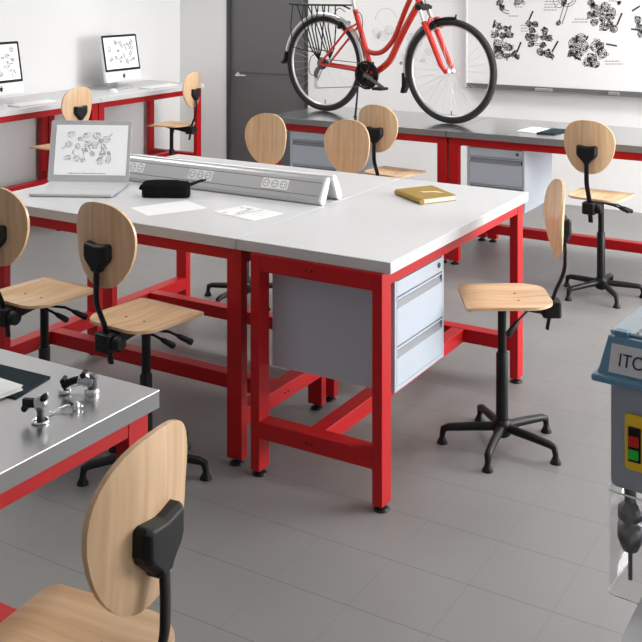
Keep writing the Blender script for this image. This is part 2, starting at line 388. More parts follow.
def make_chair():
    t = thing('swivel_chair', '', 'chair')
    s = seat_mb().build('seat', WOOD, t); shade_edges(s)
    for x, y in ((-.05, .055), (.05, .055), (-.045, -.055), (.045, -.055)):
        MB().lathe([(.0045, 0), (.0045, .0015)], (x, y, .5655+(.003 if y > 0 else .001)), n=10).build('screw', BLACKM, s)
    b = back_mb().build('backrest', WOOD, t); shade_edges(b)
    # shield-shaped bracket on the back
    sh = [(x*1.15, z) for x, z in [(-.050, .045), (-.044, .052), (0, .046), (.044, .052), (.050, .045), (.050, .005), (.044, -.010), (.020, -.036), (.014, -.048), (-.014, -.048), (-.020, -.036), (-.044, -.010), (-.050, .005)]]
    M = Matrix.Translation((0, .034, .825))
    mb = MB(); n = len(sh)
    vs = [M @ Vector((x, -.256+1.2*x*x, z)) for x, z in sh]+[M @ Vector((x, -.278, z)) for x, z in sh]+[M @ Vector((x*.82, -.289, z*.86)) for x, z in sh]
    mb.add(vs, [tuple(range(n)), tuple(range(2*n, 3*n))]+[(a*n+i, a*n+(i+1) % n, (a+1)*n+(i+1) % n, (a+1)*n+i) for a in (0, 1) for i in range(n)])
    mb.build('back_bracket', BLACK, t, .004, seg=3)
    pts = spline([(0, -.172, .445), (0, -.185, .52), (0, -.200, .58), (0, -.234, .66), (0, -.240, .72), (0, -.238, .80)], 5)
    MB().tube(pts, .0135, 12, squash=(1.0, .5)).build('back_stem', BLACKM, t)
    MB().prism(rrect(-.036, .036, -.222, -.150, .014), .495, .558).build('stem_clamp', BLACK, t, .005)
    MB().prism([(-.17, .505), (-.17, .55), (-.06, .562), (.09, .562), (.09, .552), (.0, .528), (-.08, .520)], -.026, .026, 'X').bb(-.085, .085, -.09, .10, .556, .562).build('seat_mechanism', BLACKM, t, .003)
    MB().lathe([(.021, 0), (.026, .006), (.026, .028), (.020, .034)], (.036, -.187, .527), 'X').build('clamp_knob', BLACK, t)
    for (p0, p1, p2) in (((.02, -.07, .54), (.09, -.05, .525), (.165, -.035, .500)), ((.02, -.05, .535), (.085, .03, .515), (.150, .075, .478))):
        lv = MB().tube([p0, p1, p2], .005, 8).build('lever', BLACKM, t)
        q = [Vector(p1)+(Vector(p2)-Vector(p1))*k for k in (.35, .5, 1, 1.08)]
        MB().tube(q, [.006, .0095, .012, .008], 10).build('lever_grip', BLACK, lv)
    MB().tube([(0, 0, .34), (0, 0, .556)], .0165, 16).build('gas_lift', BLACKM, t)
    MB().tube([(0, 0, .07), (0, 0, .08), (0, 0, .352), (0, 0, .356)], [.024, .0235, .0225, .020], 18).build('column_sleeve', BLACKM, t)
    MB().lathe([(.020, .035), (.034, .045), (.036, .085), (.027, .100)], n=20).build('base_hub', BLACKM, t)
    for k in range(5):
        a = 2*PI*k/5+R(14); c, s = math.cos(a), math.sin(a)
        pt = [(c*.02, s*.02, .073), (c*.12, s*.12, .068), (c*.202, s*.202, .062), (c*.222, s*.222, .055), (c*.227, s*.227, .030)]
        ar = MB().tube(pt, [.017, .016, .0145, .014, .011], 10).build('base_arm', BLACKM, t)
        MB().lathe([(.010, .032), (.012, .022), (.016, .014), (.021, .004), (.021, 0)], (c*.227, s*.227, 0), n=14).build('glide', BLACK, ar)
    return t
def face(dx, dy): return math.atan2(dy, dx)-PI/2
CH = [
 ((-1.430, 3.74), face(-.87, -.5), 'birch plywood stool chair standing alone right of the drawer bench', None),
 ((-1.635, 5.82), R(-3), 'birch plywood chair at the back bench below the whiteboard', None),
 ((-2.455, 2.875), R(-4), 'birch plywood chair in front of the laptop bench, full backrest in view', None),
 ((-2.975, 2.885), R(-4), 'birch plywood chair cut off by the left picture edge, at the laptop bench', None),
 ((-1.325, 1.322), face(-.99, -.10), 'large foreground birch plywood chair at the steel-topped bench', None),
 ((-5.57, 6.85), face(-1, -.15), 'birch plywood chair at the far left-wall bench near the room corner', None),
 ((-5.54, 5.51), face(-1, .05), 'birch plywood chair behind the laptop screen at the left-wall bench', None),
 ((-2.96, 5.86), R(-5), 'birch plywood chair with its black stem showing, below the bicycle pedals', None),
 ((-3.315, 4.72), R(178), 'birch plywood chair facing forward, left one behind the power rail bench', None),
 ((-2.78, 4.72), R(178), 'birch plywood chair facing forward, right one behind the power rail bench', None)]
proto = make_chair(); chairs = [proto]
for k in range(1, len(CH)): chairs.append(dup(proto))
for t, ((x, y), rz, lab, g) in zip(chairs, CH):
    t.location = (x, y, 0); t.rotation_euler.z = rz; t['label'] = lab; t['group'] = 'plywood swivel chairs around the workbenches'

for c in chairs[4].children:       # the foreground chair has its backrest set lower
    if c.name.startswith(('backrest', 'back_bracket')): c.location = (0, .028, .004)
    elif c.name.startswith('back_stem'): c.location = (0, .020, .004)
    elif c.name.startswith('gas_lift'): c.location.z = .012
    elif not c.name.startswith(('base', 'column')): c.location.z = .028
lv = MB().tube([(-.045, -.10, .54), (-.10, -.05, .515), (-.146, 0, .472)], .005, 8).build('lever', BLACKM, chairs[0])
MB().tube([(-.105, -.045, .511), (-.115, -.034, .502), (-.146, 0, .472), (-.149, .003, .469)], [.006, .010, .013, .008], 10).build('lever_grip', BLACK, lv)
for t, a in ((chairs[1], 8), (chairs[2], 8)):
    for c in t.children:
        if c.name.startswith('base_arm'): c.rotation_euler.z = R(a)

# ------------------------------------------------------------ drawings (printed marks)
def stroke(mb, P, a, b, wd, e=.0006):
    a = Vector(a); b = Vector(b); d = (b-a).normalized()*wd/2; n = Vector((-d.y, d.x))
    mb.add([P(*(a+n)), P(*(b+n)), P(*(b-n)), P(*(a-n))], [(0, 1, 2, 3)])
def circ(mb, P, c, rx, ry, wd, n=14, rot=0, a0=0, a1=2*PI):
    vs = []
    for k in range(n+1):
        a = a0+(a1-a0)*k/n
        for q in (0, -wd):
            x = (rx+q)*math.cos(a); y = (ry+q)*math.sin(a)
            vs.append(P(c[0]+x*math.cos(rot)-y*math.sin(rot), c[1]+x*math.sin(rot)+y*math.cos(rot)))
    mb.add(vs, [(2*k, 2*k+1, 2*k+3, 2*k+2) for k in range(n)])
def gadget(mb, P, rnd, c, r, wd):
    """one small drawn machine part: a few rings, spokes and dark patches"""
    rot = rnd.uniform(0, PI); q = rnd.uniform(.6, .95)
    circ(mb, P, c, r, r*q, wd, rot=rot); circ(mb, P, c, r*.68, r*q*.62, wd*.8, rot=rot)
    circ(mb, P, c, r*.3, r*q*.3, wd, 8, rot)
    for k in range(3):
        a = rnd.uniform(0, 2*PI); b = a+rnd.uniform(.3, .7)
        circ(mb, P, c, r*.95, r*q*.95, wd*2.2, 5, rot, a, b)
    for k in range(4):
        a = rnd.uniform(0, 2*PI)
        stroke(mb, P, (c[0]+math.cos(a)*r*.3, c[1]+math.sin(a)*r*.3*q), (c[0]+math.cos(a)*r*.9, c[1]+math.sin(a)*r*.9*q), wd*.9)
def words(mb, P, rnd, c, wd_, rows, hgt):
    for r_ in range(rows):
        x = c[0]-wd_/2*rnd.uniform(.6, 1); y = c[1]-r_*hgt*1.9
        while x < c[0]+wd_/2*.9:
            L = hgt*rnd.uniform(.8, 2.2); stroke(mb, P, (x, y), (x+L, y), hgt*.5); x += L+hgt*.5

# ------------------------------------------------------------ whiteboard
BYF = BY-.035
bx0, bx1 = onY(466, 60, BYF)[0], -.55
wb = thing('whiteboard', 'large wall whiteboard covered in black exploded machine drawings', 'whiteboard', (0, 0, 0))
wb.location = ((bx0+bx1)/2, BY, .9)
zc = .9; xc = (bx0+bx1)/2
def loc(mb): mb.v = [(x-xc, y-BY, z-zc) for x, y, z in mb.v]; return mb
loc(MB().bb(bx0+.012, bx1-.012, BYF, BY-.002, .90, 2.15)).build('board_panel', BOARD, wb)
loc(MB().bb(bx0, bx0+.012, BYF-.004, BY-.001, .89, 2.16).bb(bx1-.012, bx1, BYF-.004, BY-.001, .89, 2.16).bb(bx0+.012, bx1-.012, BYF-.004, BY-.001, 2.148, 2.16)).build('frame', WHITEP, wb)
loc(MB().bb(bx0+.015, bx1-.015, BYF-.022, BYF+.001, .893, .931).bb(bx0+.015, bx1-.015, BYF-.05, BYF-.02, .893, .899)).build('pen_tray', TRAY, wb, .002)
def Pb(px, py):
    X, Z = onY(px, py, BYF-.0012); return (X-xc, BYF-.0012-BY, Z-zc)
rnd = random.Random(4)
CL = [  # gadgets: (px, py, r)
 [(498, 26, 3.6), (507, 29, 3.5), (495, 35, 3.6), (503, 36, 2.8), (509, 35, 3.2), (498, 45, 4.4), (508, 47, 3.8), (499, 54, 4.2), (506, 56, 3.2), (514, 54, 3.0), (517, 57, 2.4), (497, 49, 3)],
 [(529, 24, 2.8), (535, 24, 2.6), (532, 30, 2.8), (528, 37, 2.8), (534, 38, 3.4), (545, 31, 3), (544, 37, 3.2), (549, 38, 2.8), (531, 44, 2.8), (543, 45, 2.6), (540, 52, 3.2), (547, 53, 3.2), (551, 56, 2.8)],
 [(581, 38, 4.4), (573, 43, 4), (583, 46, 4.6), (574, 50, 3.8), (570, 54, 2.6), (578, 55, 3.6), (596, 46, 5), (602, 53, 4.6), (592, 57, 4.4), (588, 62, 3.8), (595, 64, 3.8), (600, 46, 3.4)],
 [(591, 3, 3), (594, 6, 3), (590, 15, 3), (597, 13, 3.8), (605, 7, 4), (611, 12, 4), (594, 22, 3), (603, 18, 3.6), (604, 27, 3.8), (609, 25, 3.2), (614, 29, 3.2), (619, 3, 1.8), (610, 17, 3.4)],
 [(638, 20, 3.2), (640, 28, 3.6), (641, 34, 3)],
 [(500, 2, 3.2), (519, 1, 4.4), (502, 8, 2.4)]]
HN = [[(495, 20, 493, 28), (521, 42, 517, 52)], [(533, 11, 529, 20), (558, 41, 552, 52)], [(606, 44, 617, 46), (572, 55, 581, 60), (588, 36, 586, 40)], [(622, 13, 617, 25), (619, 1, 619, 4)], [(632, 11, 640, 6), (631, 29, 640, 30)], []]
for gs, hs in zip(CL, HN):
    mb = MB()
    for x, y, r in gs: gadget(mb, Pb, rnd, (x, y), r*1.25, .62)
    for (xa, ya, ra), (xb, yb, rb) in zip(gs, gs[1:]):       # shafts and links between the drawn parts
        if math.hypot(xa-xb, ya-yb) < 13:
            dx, dy = -(yb-ya), xb-xa; q = .9/max(.1, math.hypot(dx, dy))
            for k in (-1, 1): stroke(mb, Pb, (xa+dx*q*k, ya+dy*q*k), (xb+dx*q*k, yb+dy*q*k), .5)
    for x, y, r in gs:
        for k in range(3):
            a = rnd.uniform(0, 2*PI); circ(mb, Pb, (x+math.cos(a)*r*1.2, y+math.sin(a)*r*1.2), r*.34, r*.34, .5, 8)
        a = rnd.uniform(0, 2*PI); stroke(mb, Pb, (x+math.cos(a)*r*.5, y+math.sin(a)*r*.5), (x+math.cos(a)*r*1.1, y+math.sin(a)*r*1.1), 1.3)
    for a, b, c, d_ in hs: stroke(mb, Pb, (a, b), (c, d_), 1.7)
    mb.build('printed_drawing', INK, wb)
mb = MB()
circ(mb, Pb, (567, -4), 10, 11, .6, 24); circ(mb, Pb, (567, -4), 7.5, 8.5, .6, 24); circ(mb, Pb, (559, -1), 6, 9, .6, 18)
stroke(mb, Pb, (565, 2), (559, 22), .7); stroke(mb, Pb, (569, 3), (562, 24), .7); gadget(mb, Pb, rnd, (558.5, 23), 3, .6); gadget(mb, Pb, rnd, (564, 2), 4, .7)
circ(mb, Pb, (508, 4), 9, 10, .7, 10, 0, PI*.45, PI*.95); circ(mb, Pb, (508, 3), 7, 8, .6, 10, 0, PI*.45, PI*.95)
mb.build('printed_drawing', INK, wb)
mb = MB()
for c, w_, r_ in (((550, 10), 14, 4), ((612, 1), 8, 2), ((580, 22), 17, 2), ((524, 31), 8, 3), ((613, 64), 17, 2), ((512, 16), 8, 1), ((518, 7), 10, 1)):
    mb = MB(); words(mb, Pb, rnd, c, w_, r_, 1.5); mb.build('printed_caption', INKG, wb)
for x0, x1, lab in ((535, 552, 'grey felt board eraser resting on the whiteboard tray, left one'), (608, 619, 'light grey marker box resting on the whiteboard tray, right one')):
    a = onY(x0, 88, BYF-.04)[0]; b = onY(x1, 88, BYF-.04)[0]
    o = MB().bb(-(b-a)/2, (b-a)/2, -.012, .012, 0, .022).build('board_eraser', ALU if x0 < 600 else SILVER, None, .003, loc=((a+b)/2, BYF-.036, .8995))
    tag(o, lab, 'board eraser')
# faint wall drawing behind the bicycle
wd_ = thing('wall_poster', 'faint pale pencil drawing sheet on the wall behind the bicycle', 'poster', (-4.05, BY-.0012, 1.3))
MB().bb(-.46, .52, -.0006, .0006, -.33, .38).build('sheet', mat('wall_sheet', (.775, .775, .775), .85, noise=.01), wd_)
def Pw(px, py):
    X, Z = onY(px, py, BY-.003); return (X+4.05, -.0012, Z-1.3)
mb = MB(); rr = random.Random(8)
for x, y, r in ((389, 30, 5), (377, 33, 5), (383, 36, 6), (411, 37, 5), (418, 44, 4), (421, 31, 4), (408, 50, 4), (428, 52, 4), (404, 57, 3), (423, 60, 3)): gadget(mb, Pw, rr, (x, y), r, .4)
circ(mb, Pw, (386, 20), 11, 12, .8, 16, 0, -PI, -.2)
mb.build('pencil_drawing', INKF, wd_)
mb = MB(); gadget(mb, Pw, rr, (401, 63), 1.8, .5); gadget(mb, Pw, rr, (408, 53), 1.5, .4); mb.build('dark_mark', INKG, wd_)

# ------------------------------------------------------------ screens
def sketch(mb, P, seed, W, Hh, wd=.0022, n=16, r=.02):
    rd = random.Random(seed); placed = []
    for k in range(n*6):
        if len(placed) >= n: break
        c = (rd.uniform(-.36, .36)*W, rd.uniform(-.34, .36)*Hh)
        if any((c[0]-p[0])**2+(c[1]-p[1])**2 < (r*1.5)**2 for p in placed): continue
        placed.append(c); gadget(mb, P, rd, c, r*rd.uniform(.6, 1.1), wd)
        if rd.random() < .5:
            a = rd.uniform(0, 2*PI); stroke(mb, P, (c[0]+math.cos(a)*r, c[1]+math.sin(a)*r), (c[0]+math.cos(a)*r*2, c[1]+math.sin(a)*r*2), wd*2.2)
def desktop_computer(label, loc, rz, seed):
    """screen faces local -y"""
    t = thing('desktop_computer', label, 'computer', loc, rz)
    W, Hs = .46, .41; tilt = R(-10)
    M = Matrix.Translation((0, 0, .08)) @ Matrix.Rotation(tilt, 4, 'X')
    def mx(mb): mb.v = [tuple(M @ Vector(v)) for v in mb.v]; return mb
    mx(MB().prism(rrect(-W/2, W/2, 0, Hs, .012), 0, .03, 'Y').prism(rrect(-W/2+.05, W/2-.05, .05, Hs-.05, .05), .03, .05, 'Y')).build('casing', WHITEP, t, .003)
    mx(MB().prism(rrect(-W/2+.002, W/2-.002, .092, Hs-.002, .011), -.003, 0, 'Y')).build('bezel', BLACK, t)
    mx(MB().bb(-W/2+.022, W/2-.022, -.0045, -.003, .112, Hs-.022)).build('screen', SCREEN, t)
    mb = MB(); sketch(mb, lambda x, y: (x, -.0052, .25+y), seed, W-.05, .27, .0034, 15, .034); mx(mb).build('screen_drawing', INKG, t)
    mb = MB(); mb.prism([(0, .058), (.006, .062), (.012, .060), (.014, .052), (.010, .046), (.013, .040), (.009, .031), (.003, .029), (0, .031), (-.003, .029), (-.009, .031), (-.014, .043), (-.013, .055), (-.007, .061)], -.0025, 0, 'Y')
    mb.prism([(0, .064), (.006, .066), (.007, .073), (.001, .070)], -.0025, 0, 'Y'); mx(mb).build('logo_mark', BLACK, t)
    MB().prism([(.15, .02), (.145, .09), (.075, .18), (.068, .18), (.135, .085), (.13, .02)], -.06, .06, 'X').prism(rrect(-.10, .10, -.02, .17, .02), .015, .022).build('stand', PALE, t, .002)
    return t
desktop_computer('silver desktop computer on the far left-wall bench, whole screen visible', (-6.10, 6.86, .825), R(91), 5)
desktop_computer('silver desktop computer cut off at the left picture edge', (-6.12, 5.50, .825), R(91), 9)
def keyboard(label, loc, rz):
    t = thing('keyboard', label, 'keyboard', loc, rz)
    MB().prism([(-.065, 0), (-.065, .006), (.065, .014), (.065, 0)], -.21, .21, 'X').build('keyboard_body', PALE, t, .001)
    mb = MB()
    for r_ in range(5):
        for c in range(14): mb.box((-.19+.029*c, -.045+.023*r_, .0105+.0008*(-.045+.023*r_)/.013), (.025, .019, .004))
    o = mb.build('keys', WHITEP, t); return t
keyboard('slim white keyboard before the far left-wall computer', (-5.90, 7.10, .84), R(92))
keyboard('slim white keyboard before the cropped computer at left', (-5.90, 5.62, .84), R(92))
def mouse(label, loc, rz):
    mb = MB(); n = 14; vs = []
    for i in range(5):
        a = PI/2*i/4
        for k in range(n): q = 2*PI*k/n; vs.append((.028*math.cos(q)*math.cos(a), .052*math.sin(q)*math.cos(a), .030*math.sin(a)**.9 if i else 0))
    fs = [(i*n+k, i*n+(k+1) % n, (i+1)*n+(k+1) % n, (i+1)*n+k) for i in range(4) for k in range(n)]
    mb.add(vs, fs, True); mb.add(vs[:n], [tuple(range(n))])
    o = mb.build('computer_mouse', WHITEP, None, loc=loc, rz=rz); tag(o, label, 'mouse')
mouse('small white mouse in front of the far left-wall computer stand', (-5.98, 6.585, .84), R(80))

# laptop
lp = thing('laptop', 'open silver laptop with a machine drawing on its screen', 'laptop', (-3.28, 3.395, .84), R(27))
MB().prism(rrect(-.185, .185, -.14, .14, .012), .003, .014).build('base', PALE, lp, .0015)
MB().bb(-.16, .16, -.02, .105, .0138, .0146).build('keyboard_deck', PALE, lp)
MB().bb(-.05, .05, -.12, -.045, .0138, .0144).build('trackpad', PALE, lp)
mb = MB()
for x in (-.15, .15):
    for y in (-.12, .12): mb.lathe([(.007, 0), (.007, .0035)], (x, y, 0), n=10)
mb.build('rubber_feet', BLACK, lp)
M = Matrix.Translation((0, .135, .014)) @ Matrix.Rotation(R(-13), 4, 'X')
def mx(mb): mb.v = [tuple(M @ Vector(v)) for v in mb.v]; return mb
lid = mx(MB().prism(rrect(-.195, .185, 0, .280, .010), 0, .007, 'Y')).build('lid', PALE, lp, .001)
mx(MB().bb(-.168, .168, -.0012, 0, .030, .258)).build('screen', SCREEN, lid)
mb = MB(); sketch(mb, lambda x, y: (x-.012, -.0018, .152+y), 3, .27, .185, .0013, 20, .019)
rd = random.Random(1)
for k in range(26): stroke(mb, lambda x, y: (x, -.0018, y), (-.10+k*.0068, .038), (-.10+k*.0068+.0045, .038), .005*rd.uniform(.5, 1))
mx(mb).build('screen_drawing', INKG, lid)

# ------------------------------------------------------------ power rail
pr_ = thing('power_rail', 'long aluminium power socket rail along the middle of the white benches', 'power rail', (-2.84, 3.76, .84))
L0, L1 = -.62, .645
for sgn in (-1, 1):
    # leaning profile: foot outwards, head inwards
    prof = [(sgn*.082, .003), (sgn*.060, .0), (sgn*.050, .006), (sgn*.010, .092), (sgn*.018, .106), (sgn*.030, .108), (sgn*.040, .100), (sgn*.088, .020)]
    pb = MB().prism(prof, L0+.012, L1-.012, 'X').build('profile', ALU, pr_, .002)
    for e0, e1 in ((L0, L0+.012), (L1-.012, L1)): MB().prism([(u*1.03, v*1.02) for u, v in prof], e0, e1, 'X').build('end_cap', WHITEP, pr_, .002)
    nx, nz = .857*sgn, .514      # outward normal of the outer face
    def Q(x, t, off):            # t along the slope 0 (bottom) .. 1
        return (x, sgn*(.088-.048*t)+nx*off, .020+.080*t+nz*off)
    for t_ in (.2, .82):
        MB().add([Q(L0+.02, t_, .0004), Q(L1-.02, t_, .0004), Q(L1-.02, t_+.03, .0004), Q(L0+.02, t_+.03, .0004)], [(0, 1, 2, 3)]).build('groove', ALUD, pb)
    for xc_, n in ((-.395, 3), (.0, 3), (.40, 3)):
        hw = .022*n
        mb = MB()
        vs = [Q(xc_-hw, .30, 0), Q(xc_+hw, .30, 0), Q(xc_+hw, .80, 0), Q(xc_-hw, .80, 0), Q(xc_-hw, .30, .003), Q(xc_+hw, .30, .003), Q(xc_+hw, .80, .003), Q(xc_-hw, .80, .003)]
        mb.add(vs, [(0, 1, 2, 3), (4, 5, 6, 7), (0, 1, 5, 4), (1, 2, 6, 5), (2, 3, 7, 6), (3, 0, 4, 7)])
        so = mb.build('socket_block', WHITEP, pr_)
        mb = MB()
        for k in range(n):
            cx_ = xc_-hw+.022+.044*k
            circ(mb, lambda x, y: Q(cx_+x, .55+y/.093, .0036), (0, 0), .0165, .0165, .0022, 16)
            for dx in (-.006, .006): circ(mb, lambda x, y: Q(cx_+dx+x, .55+y/.093, .0038), (0, 0), .0028, .0028, .0027, 8)
        mb.build('socket_openings', ALUD, so)

# ------------------------------------------------------------ things on the white benches
pc = thing('pencil_case', 'black fabric pencil case with pens poking out, beside the laptop', 'pencil case', (-2.865, 3.495, .84), R(28))
prof = [(-.033, .0), (-.036, .02), (-.030, .052), (-.012, .070), (.012, .070), (.030, .052), (.036, .02), (.033, 0)]
mb = MB(); xs = [-.108, -.098, -.05, 0, .05, .088, .098]; sc_ = [.55, .92, 1.04, .98, 1.04, .92, .5]; n = len(prof)
vs = [(x, u*s_, v*(s_*.3+.7)) for x, s_ in zip(xs, sc_) for u, v in prof]
mb.add(vs, [(i*n+k, i*n+(k+1) % n, (i+1)*n+(k+1) % n, (i+1)*n+k) for i in range(len(xs)-1) for k in range(n)]+[tuple(range(n)), tuple(range((len(xs)-1)*n, len(xs)*n))])
mb.build('case_body', FABRIC, pc, .004)
MB().tube([(-.09, 0, .069), (-.05, 0, .0725), (.04, 0, .0725), (.08, 0, .066)], .002, 6).build('zip', BLACKM, pc)
MB().tube([(-.095, 0, .055), (-.112, -.004, .045), (-.116, -.006, .03)], [.006, .008, .010], 8, squash=(1, .4)).build('end_tab', FABRIC, pc)
for k, (dy, dz, ln) in enumerate(((-.012, .030, .062), (.004, .018, .075))):
    o = MB().tube([(0, 0, 0), (ln*.6, dy*.6, dz*.6), (ln, dy, dz)], [.0055, .0065, .004], 10).build('pen', BLACK, None)
    o.location = (pc.location.x+math.cos(R(28))*.093-.0*k, pc.location.y+math.sin(R(28))*.093, .84+.048+.008*k); o.rotation_euler.z = R(30)
    tag(o, ('black pen poking lower from the pencil case', 'black pen poking higher from the pencil case')[k], 'pen')
def flat(name, label, cat, pts, z, th, m, marks=None, bev=0):
    cx_ = sum(p[0] for p in pts)/len(pts); cy_ = sum(p[1] for p in pts)/len(pts)
    if marks:
        t = thing(name, label, cat, (cx_, cy_, z)); o = MB().prism([(x-cx_, y-cy_) for x, y in pts], 0, th).build('sheet', m, t, bev); return t, cx_, cy_
    o = MB().prism([(x-cx_, y-cy_) for x, y in pts], 0, th).build(name, m, None, bev, loc=(cx_, cy_, z)); tag(o, label, cat); return o
flat('paper_sheet', 'blank white paper sheet in front of the pencil case', 'paper', [(-2.857, 3.239), (-2.695, 3.167), (-2.575, 3.40), (-2.745, 3.476)], .8402, .0008, PAPER)
t, cx_, cy_ = flat('leaflet', 'opened white leaflet with printed drawings on the laptop bench near the seam', 'leaflet', [(-2.516, 3.357), (-2.288, 3.311), (-2.255, 3.478), (-2.477, 3.520)], .8402, .0015, PAPER, True)
mb = MB(); rd = random.Random(2)
for k in range(7):
    a = rd.uniform(-.10, -.02); b = rd.uniform(-.05, .06); gadget(mb, lambda x, y: (x, y, .0021), rd, (a, b), .012, .0012)
for k in range(3): words(mb, lambda x, y: (x, y, .0021), rd, (.055, .04-.03*k), .07, 1, .003)
mb.build('printed_drawing', INKG, t)
mb = MB(); stroke(mb, lambda x, y: (x, y, .0024), (-.02, -.078), (.025, .072), .004); mb.build('fold_line', INKG, t)
bk_ = thing('book', 'mustard-covered hardback book on the corner of the white bench', 'book', (-1.893, 4.058, .84), R(0))
pts = [(-2.035, 4.043), (-1.937, 4.205), (-1.759, 4.061), (-1.849, 3.914)]; pts = [(x+1.893, y-4.058) for x, y in pts]
MB().prism(pts, 0, .0025).prism(pts, .0215, .024).build('cover', MUST, bk_, .0008)
MB().prism([(x*.95, y*.95) for x, y in pts], .0025, .0215).build('pages', CREAM, bk_)
v0, v1 = Vector(pts[0]), Vector(pts[3])
MB().tube([(v0.x*.985, v0.y*.985, .012), (v1.x*.985, v1.y*.985, .012)], .0118, 8).build('spine', MUST, bk_)
mb = MB(); mb.prism([(-.03, -.01), (.03, .035), (.075, .015), (.02, .010), (-.005, -.02)], .0242, .0246); mb.build('cover_motif', CREAM, bk_)

# back bench papers
flat('paper_stack', 'white paper sheet lying on the dark back bench', 'paper', [(-2.25, 6.14), (-2.125, 6.12), (-2.105, 6.33), (-2.225, 6.36)], .8402, .004, PAPER)
flat('notebook', 'dark green notebook beside white paper on the back bench', 'notebook', [(-2.11, 6.10), (-2.00, 6.12), (-1.975, 6.34), (-2.09, 6.34)], .8402, .008, TEAL, bev=.001)
# near left bench
flat('notepad', 'dark green pad on the steel bench in the near left corner', 'notepad', [(-2.06, 1.745), (-1.79, 1.755), (-1.765, 1.625), (-2.05, 1.60)], .8402, .003, TEAL)
b_ = thing('booklet', 'thick white booklet overlapping the dark green pad', 'booklet', (-1.90, 1.60, .8434))
MB().prism([(-.16, -.10), (.10, -.10), (.117, .064), (-.13, .075)], 0, .0015).prism([(-.16, -.10), (.10, -.10), (.117, .064), (-.13, .075)], .010, .0115).build('cover', PAPER, b_)
MB().prism([(-.158, -.098), (.098, -.098), (.115, .062), (-.128, .073)], .0015, .010).build('pages', CREAM, b_)

# ------------------------------------------------------------ metal parts on the steel bench
def derailleur_a():
    t = thing('bicycle_derailleur', 'upright chrome gear mechanism standing on the steel bench, nearest part', 'bicycle part', (-1.628, 1.568, .84), R(20))
    MB().ring((0, 0, .003), .017, .003, (1, 0, 0), (0, 1, 0), 24, 8).build('clamp_ring', CHROME, t)
    MB().lathe([(.008, 0), (.009, .006), (.0075, .022), (.0095, .024), (.0095, .030), (.006, .034)], (0, 0, 0)).build('post', GUN, t)
    MB().prism([(-.012, .028), (.010, .026), (.014, .040), (.008, .054), (-.004, .058), (-.014, .046)], -.007, .007, 'Y').build('body', CHROME, t, .002)
    MB().bb(-.040, -.012, -.006, .006, .030, .048).lathe([(.007, -.008), (.007, .008)], (-.034, 0, .028), 'Y').build('cage_plate', BLACKM, t, .002)
    MB().lathe([(.0075, -.006), (.0075, .006)], (.008, 0, .052), 'Y').lathe([(.005, -.01), (.005, .01)], (.008, 0, .052), 'Y').build('pivot_bolt', BLACKM, t)
    MB().tube(spline([(.008, .0, .06), (.014, .0, .064), (.016, 0, .055)], 4), .0018, 6).build('cable_hook', CHROME, t)
def derailleur_b():
    t = thing('bicycle_derailleur', 'low chrome and black gear mechanism on the steel bench, farther part', 'bicycle part', (-1.668, 1.722, .84), R(30))
    MB().lathe([(.013, .002), (.016, .004), (.016, .008), (.013, .010)], (-.032, 0, 0)).lathe([(.016, 0), (.018, .004), (.018, .008), (.014, .012)], (.030, 0, 0)).build('jockey_wheel', CHROME, t)
    MB().tube(spline([(-.036, 0, .016), (-.018, 0, .026), (.0, 0, .030), (.018, 0, .022)], 5), .0085, 10).build('parallelogram_arm', BLACKM, t)
    MB().prism([(-.004, .022), (.034, .016), (.036, .034), (.018, .046), (.0, .040)], -.010, .010, 'Y').build('body', CHROME, t, .003)
    MB().lathe([(.010, 0), (.011, .006), (.009, .034), (.011, .036), (.011, .040), (.007, .043)], (.032, 0, 0)).build('post', GUN, t)
    MB().lathe([(.006, -.012), (.006, .012)], (-.034, 0, .030), 'Y').lathe([(.0065, -.013), (.0065, .013)], (.012, 0, .044), 'Y').build('pivot_bolt', BLACKM, t)
    MB().tube(spline([(-.03, .01, .01), (0, .018, .012), (.03, .012, .02)], 4), .002, 6).build('spring', CHROME, t)
derailleur_a(); derailleur_b()
bl = thing('brake_lever', 'small shiny brake lever lying between the two gear mechanisms', 'bicycle part', (-1.622, 1.640, .84), R(65))
MB().tube(spline([(-.040, .0, .004), (-.018, .004, .006), (.0, 0, .010), (.016, -.004, .012)], 5), [.002]+[.0035]*14+[.004], 8, squash=(1.5, .7)).build('lever_blade', CHROME, bl)
MB().lathe([(.007, 0), (.009, .003), (.008, .014), (.004, .017)], (.018, -.004, 0)).ring((.026, -.004, .006), .007, .002, (1, 0, 0), (0, 1, 0), 16, 6).build('clamp', CHROME, bl)
MB().lathe([(.003, -.006), (.003, .006)], (.008, -.001, .013), 'Y').build('pivot_bolt', BLACKM, bl)

# ------------------------------------------------------------ bicycle (local x along the bicycle, y across)
bi = thing('bicycle', 'red step-through bicycle parked on top of the back benches', 'bicycle', (-3.25, 6.32, .84), R(-8))
WR = .345; RH, FH = -.552, .508
EX, EZ = (1, 0, 0), (0, 0, 1)
def wheel(name, hx, y=0):
    rim = MB().ring((hx, y, WR), .302, .0095, EX, EZ, 64, 10, sq=1.2).build(name, SILVER, bi)
    MB().ring((hx, y, WR), WR-.023, .023, EX, EZ, 72, 12, sq=1.0).build('tyre', RUBBER, rim)
    mb = MB()
    for k in range(28):
        a = 2*PI*k/28; b = a+(.5 if k % 4 < 2 else -.5); s_ = 1 if k % 2 else -1
        mb.tube([(hx+.018*math.cos(b), y+s_*.028, WR+.018*math.sin(b)), (hx+.297*math.cos(a), y, WR+.297*math.sin(a))], .0009, 4, False)
    o = mb.build('spokes', SILVER, rim)
    MB().lathe([(.010, -.045), (.020, -.032), (.020, -.027), (.011, -.02), (.011, .02), (.020, .027), (.020, .032), (.010, .045)], (hx, y, WR), 'Y').build('hub', SILVER if name[0] == 'f' else BLACKM, rim)
    MB().tube([(hx+.008, y, .055), (hx+.008, y, .085)], .003, 6).build('valve', BLACKM, rim)
    return rim
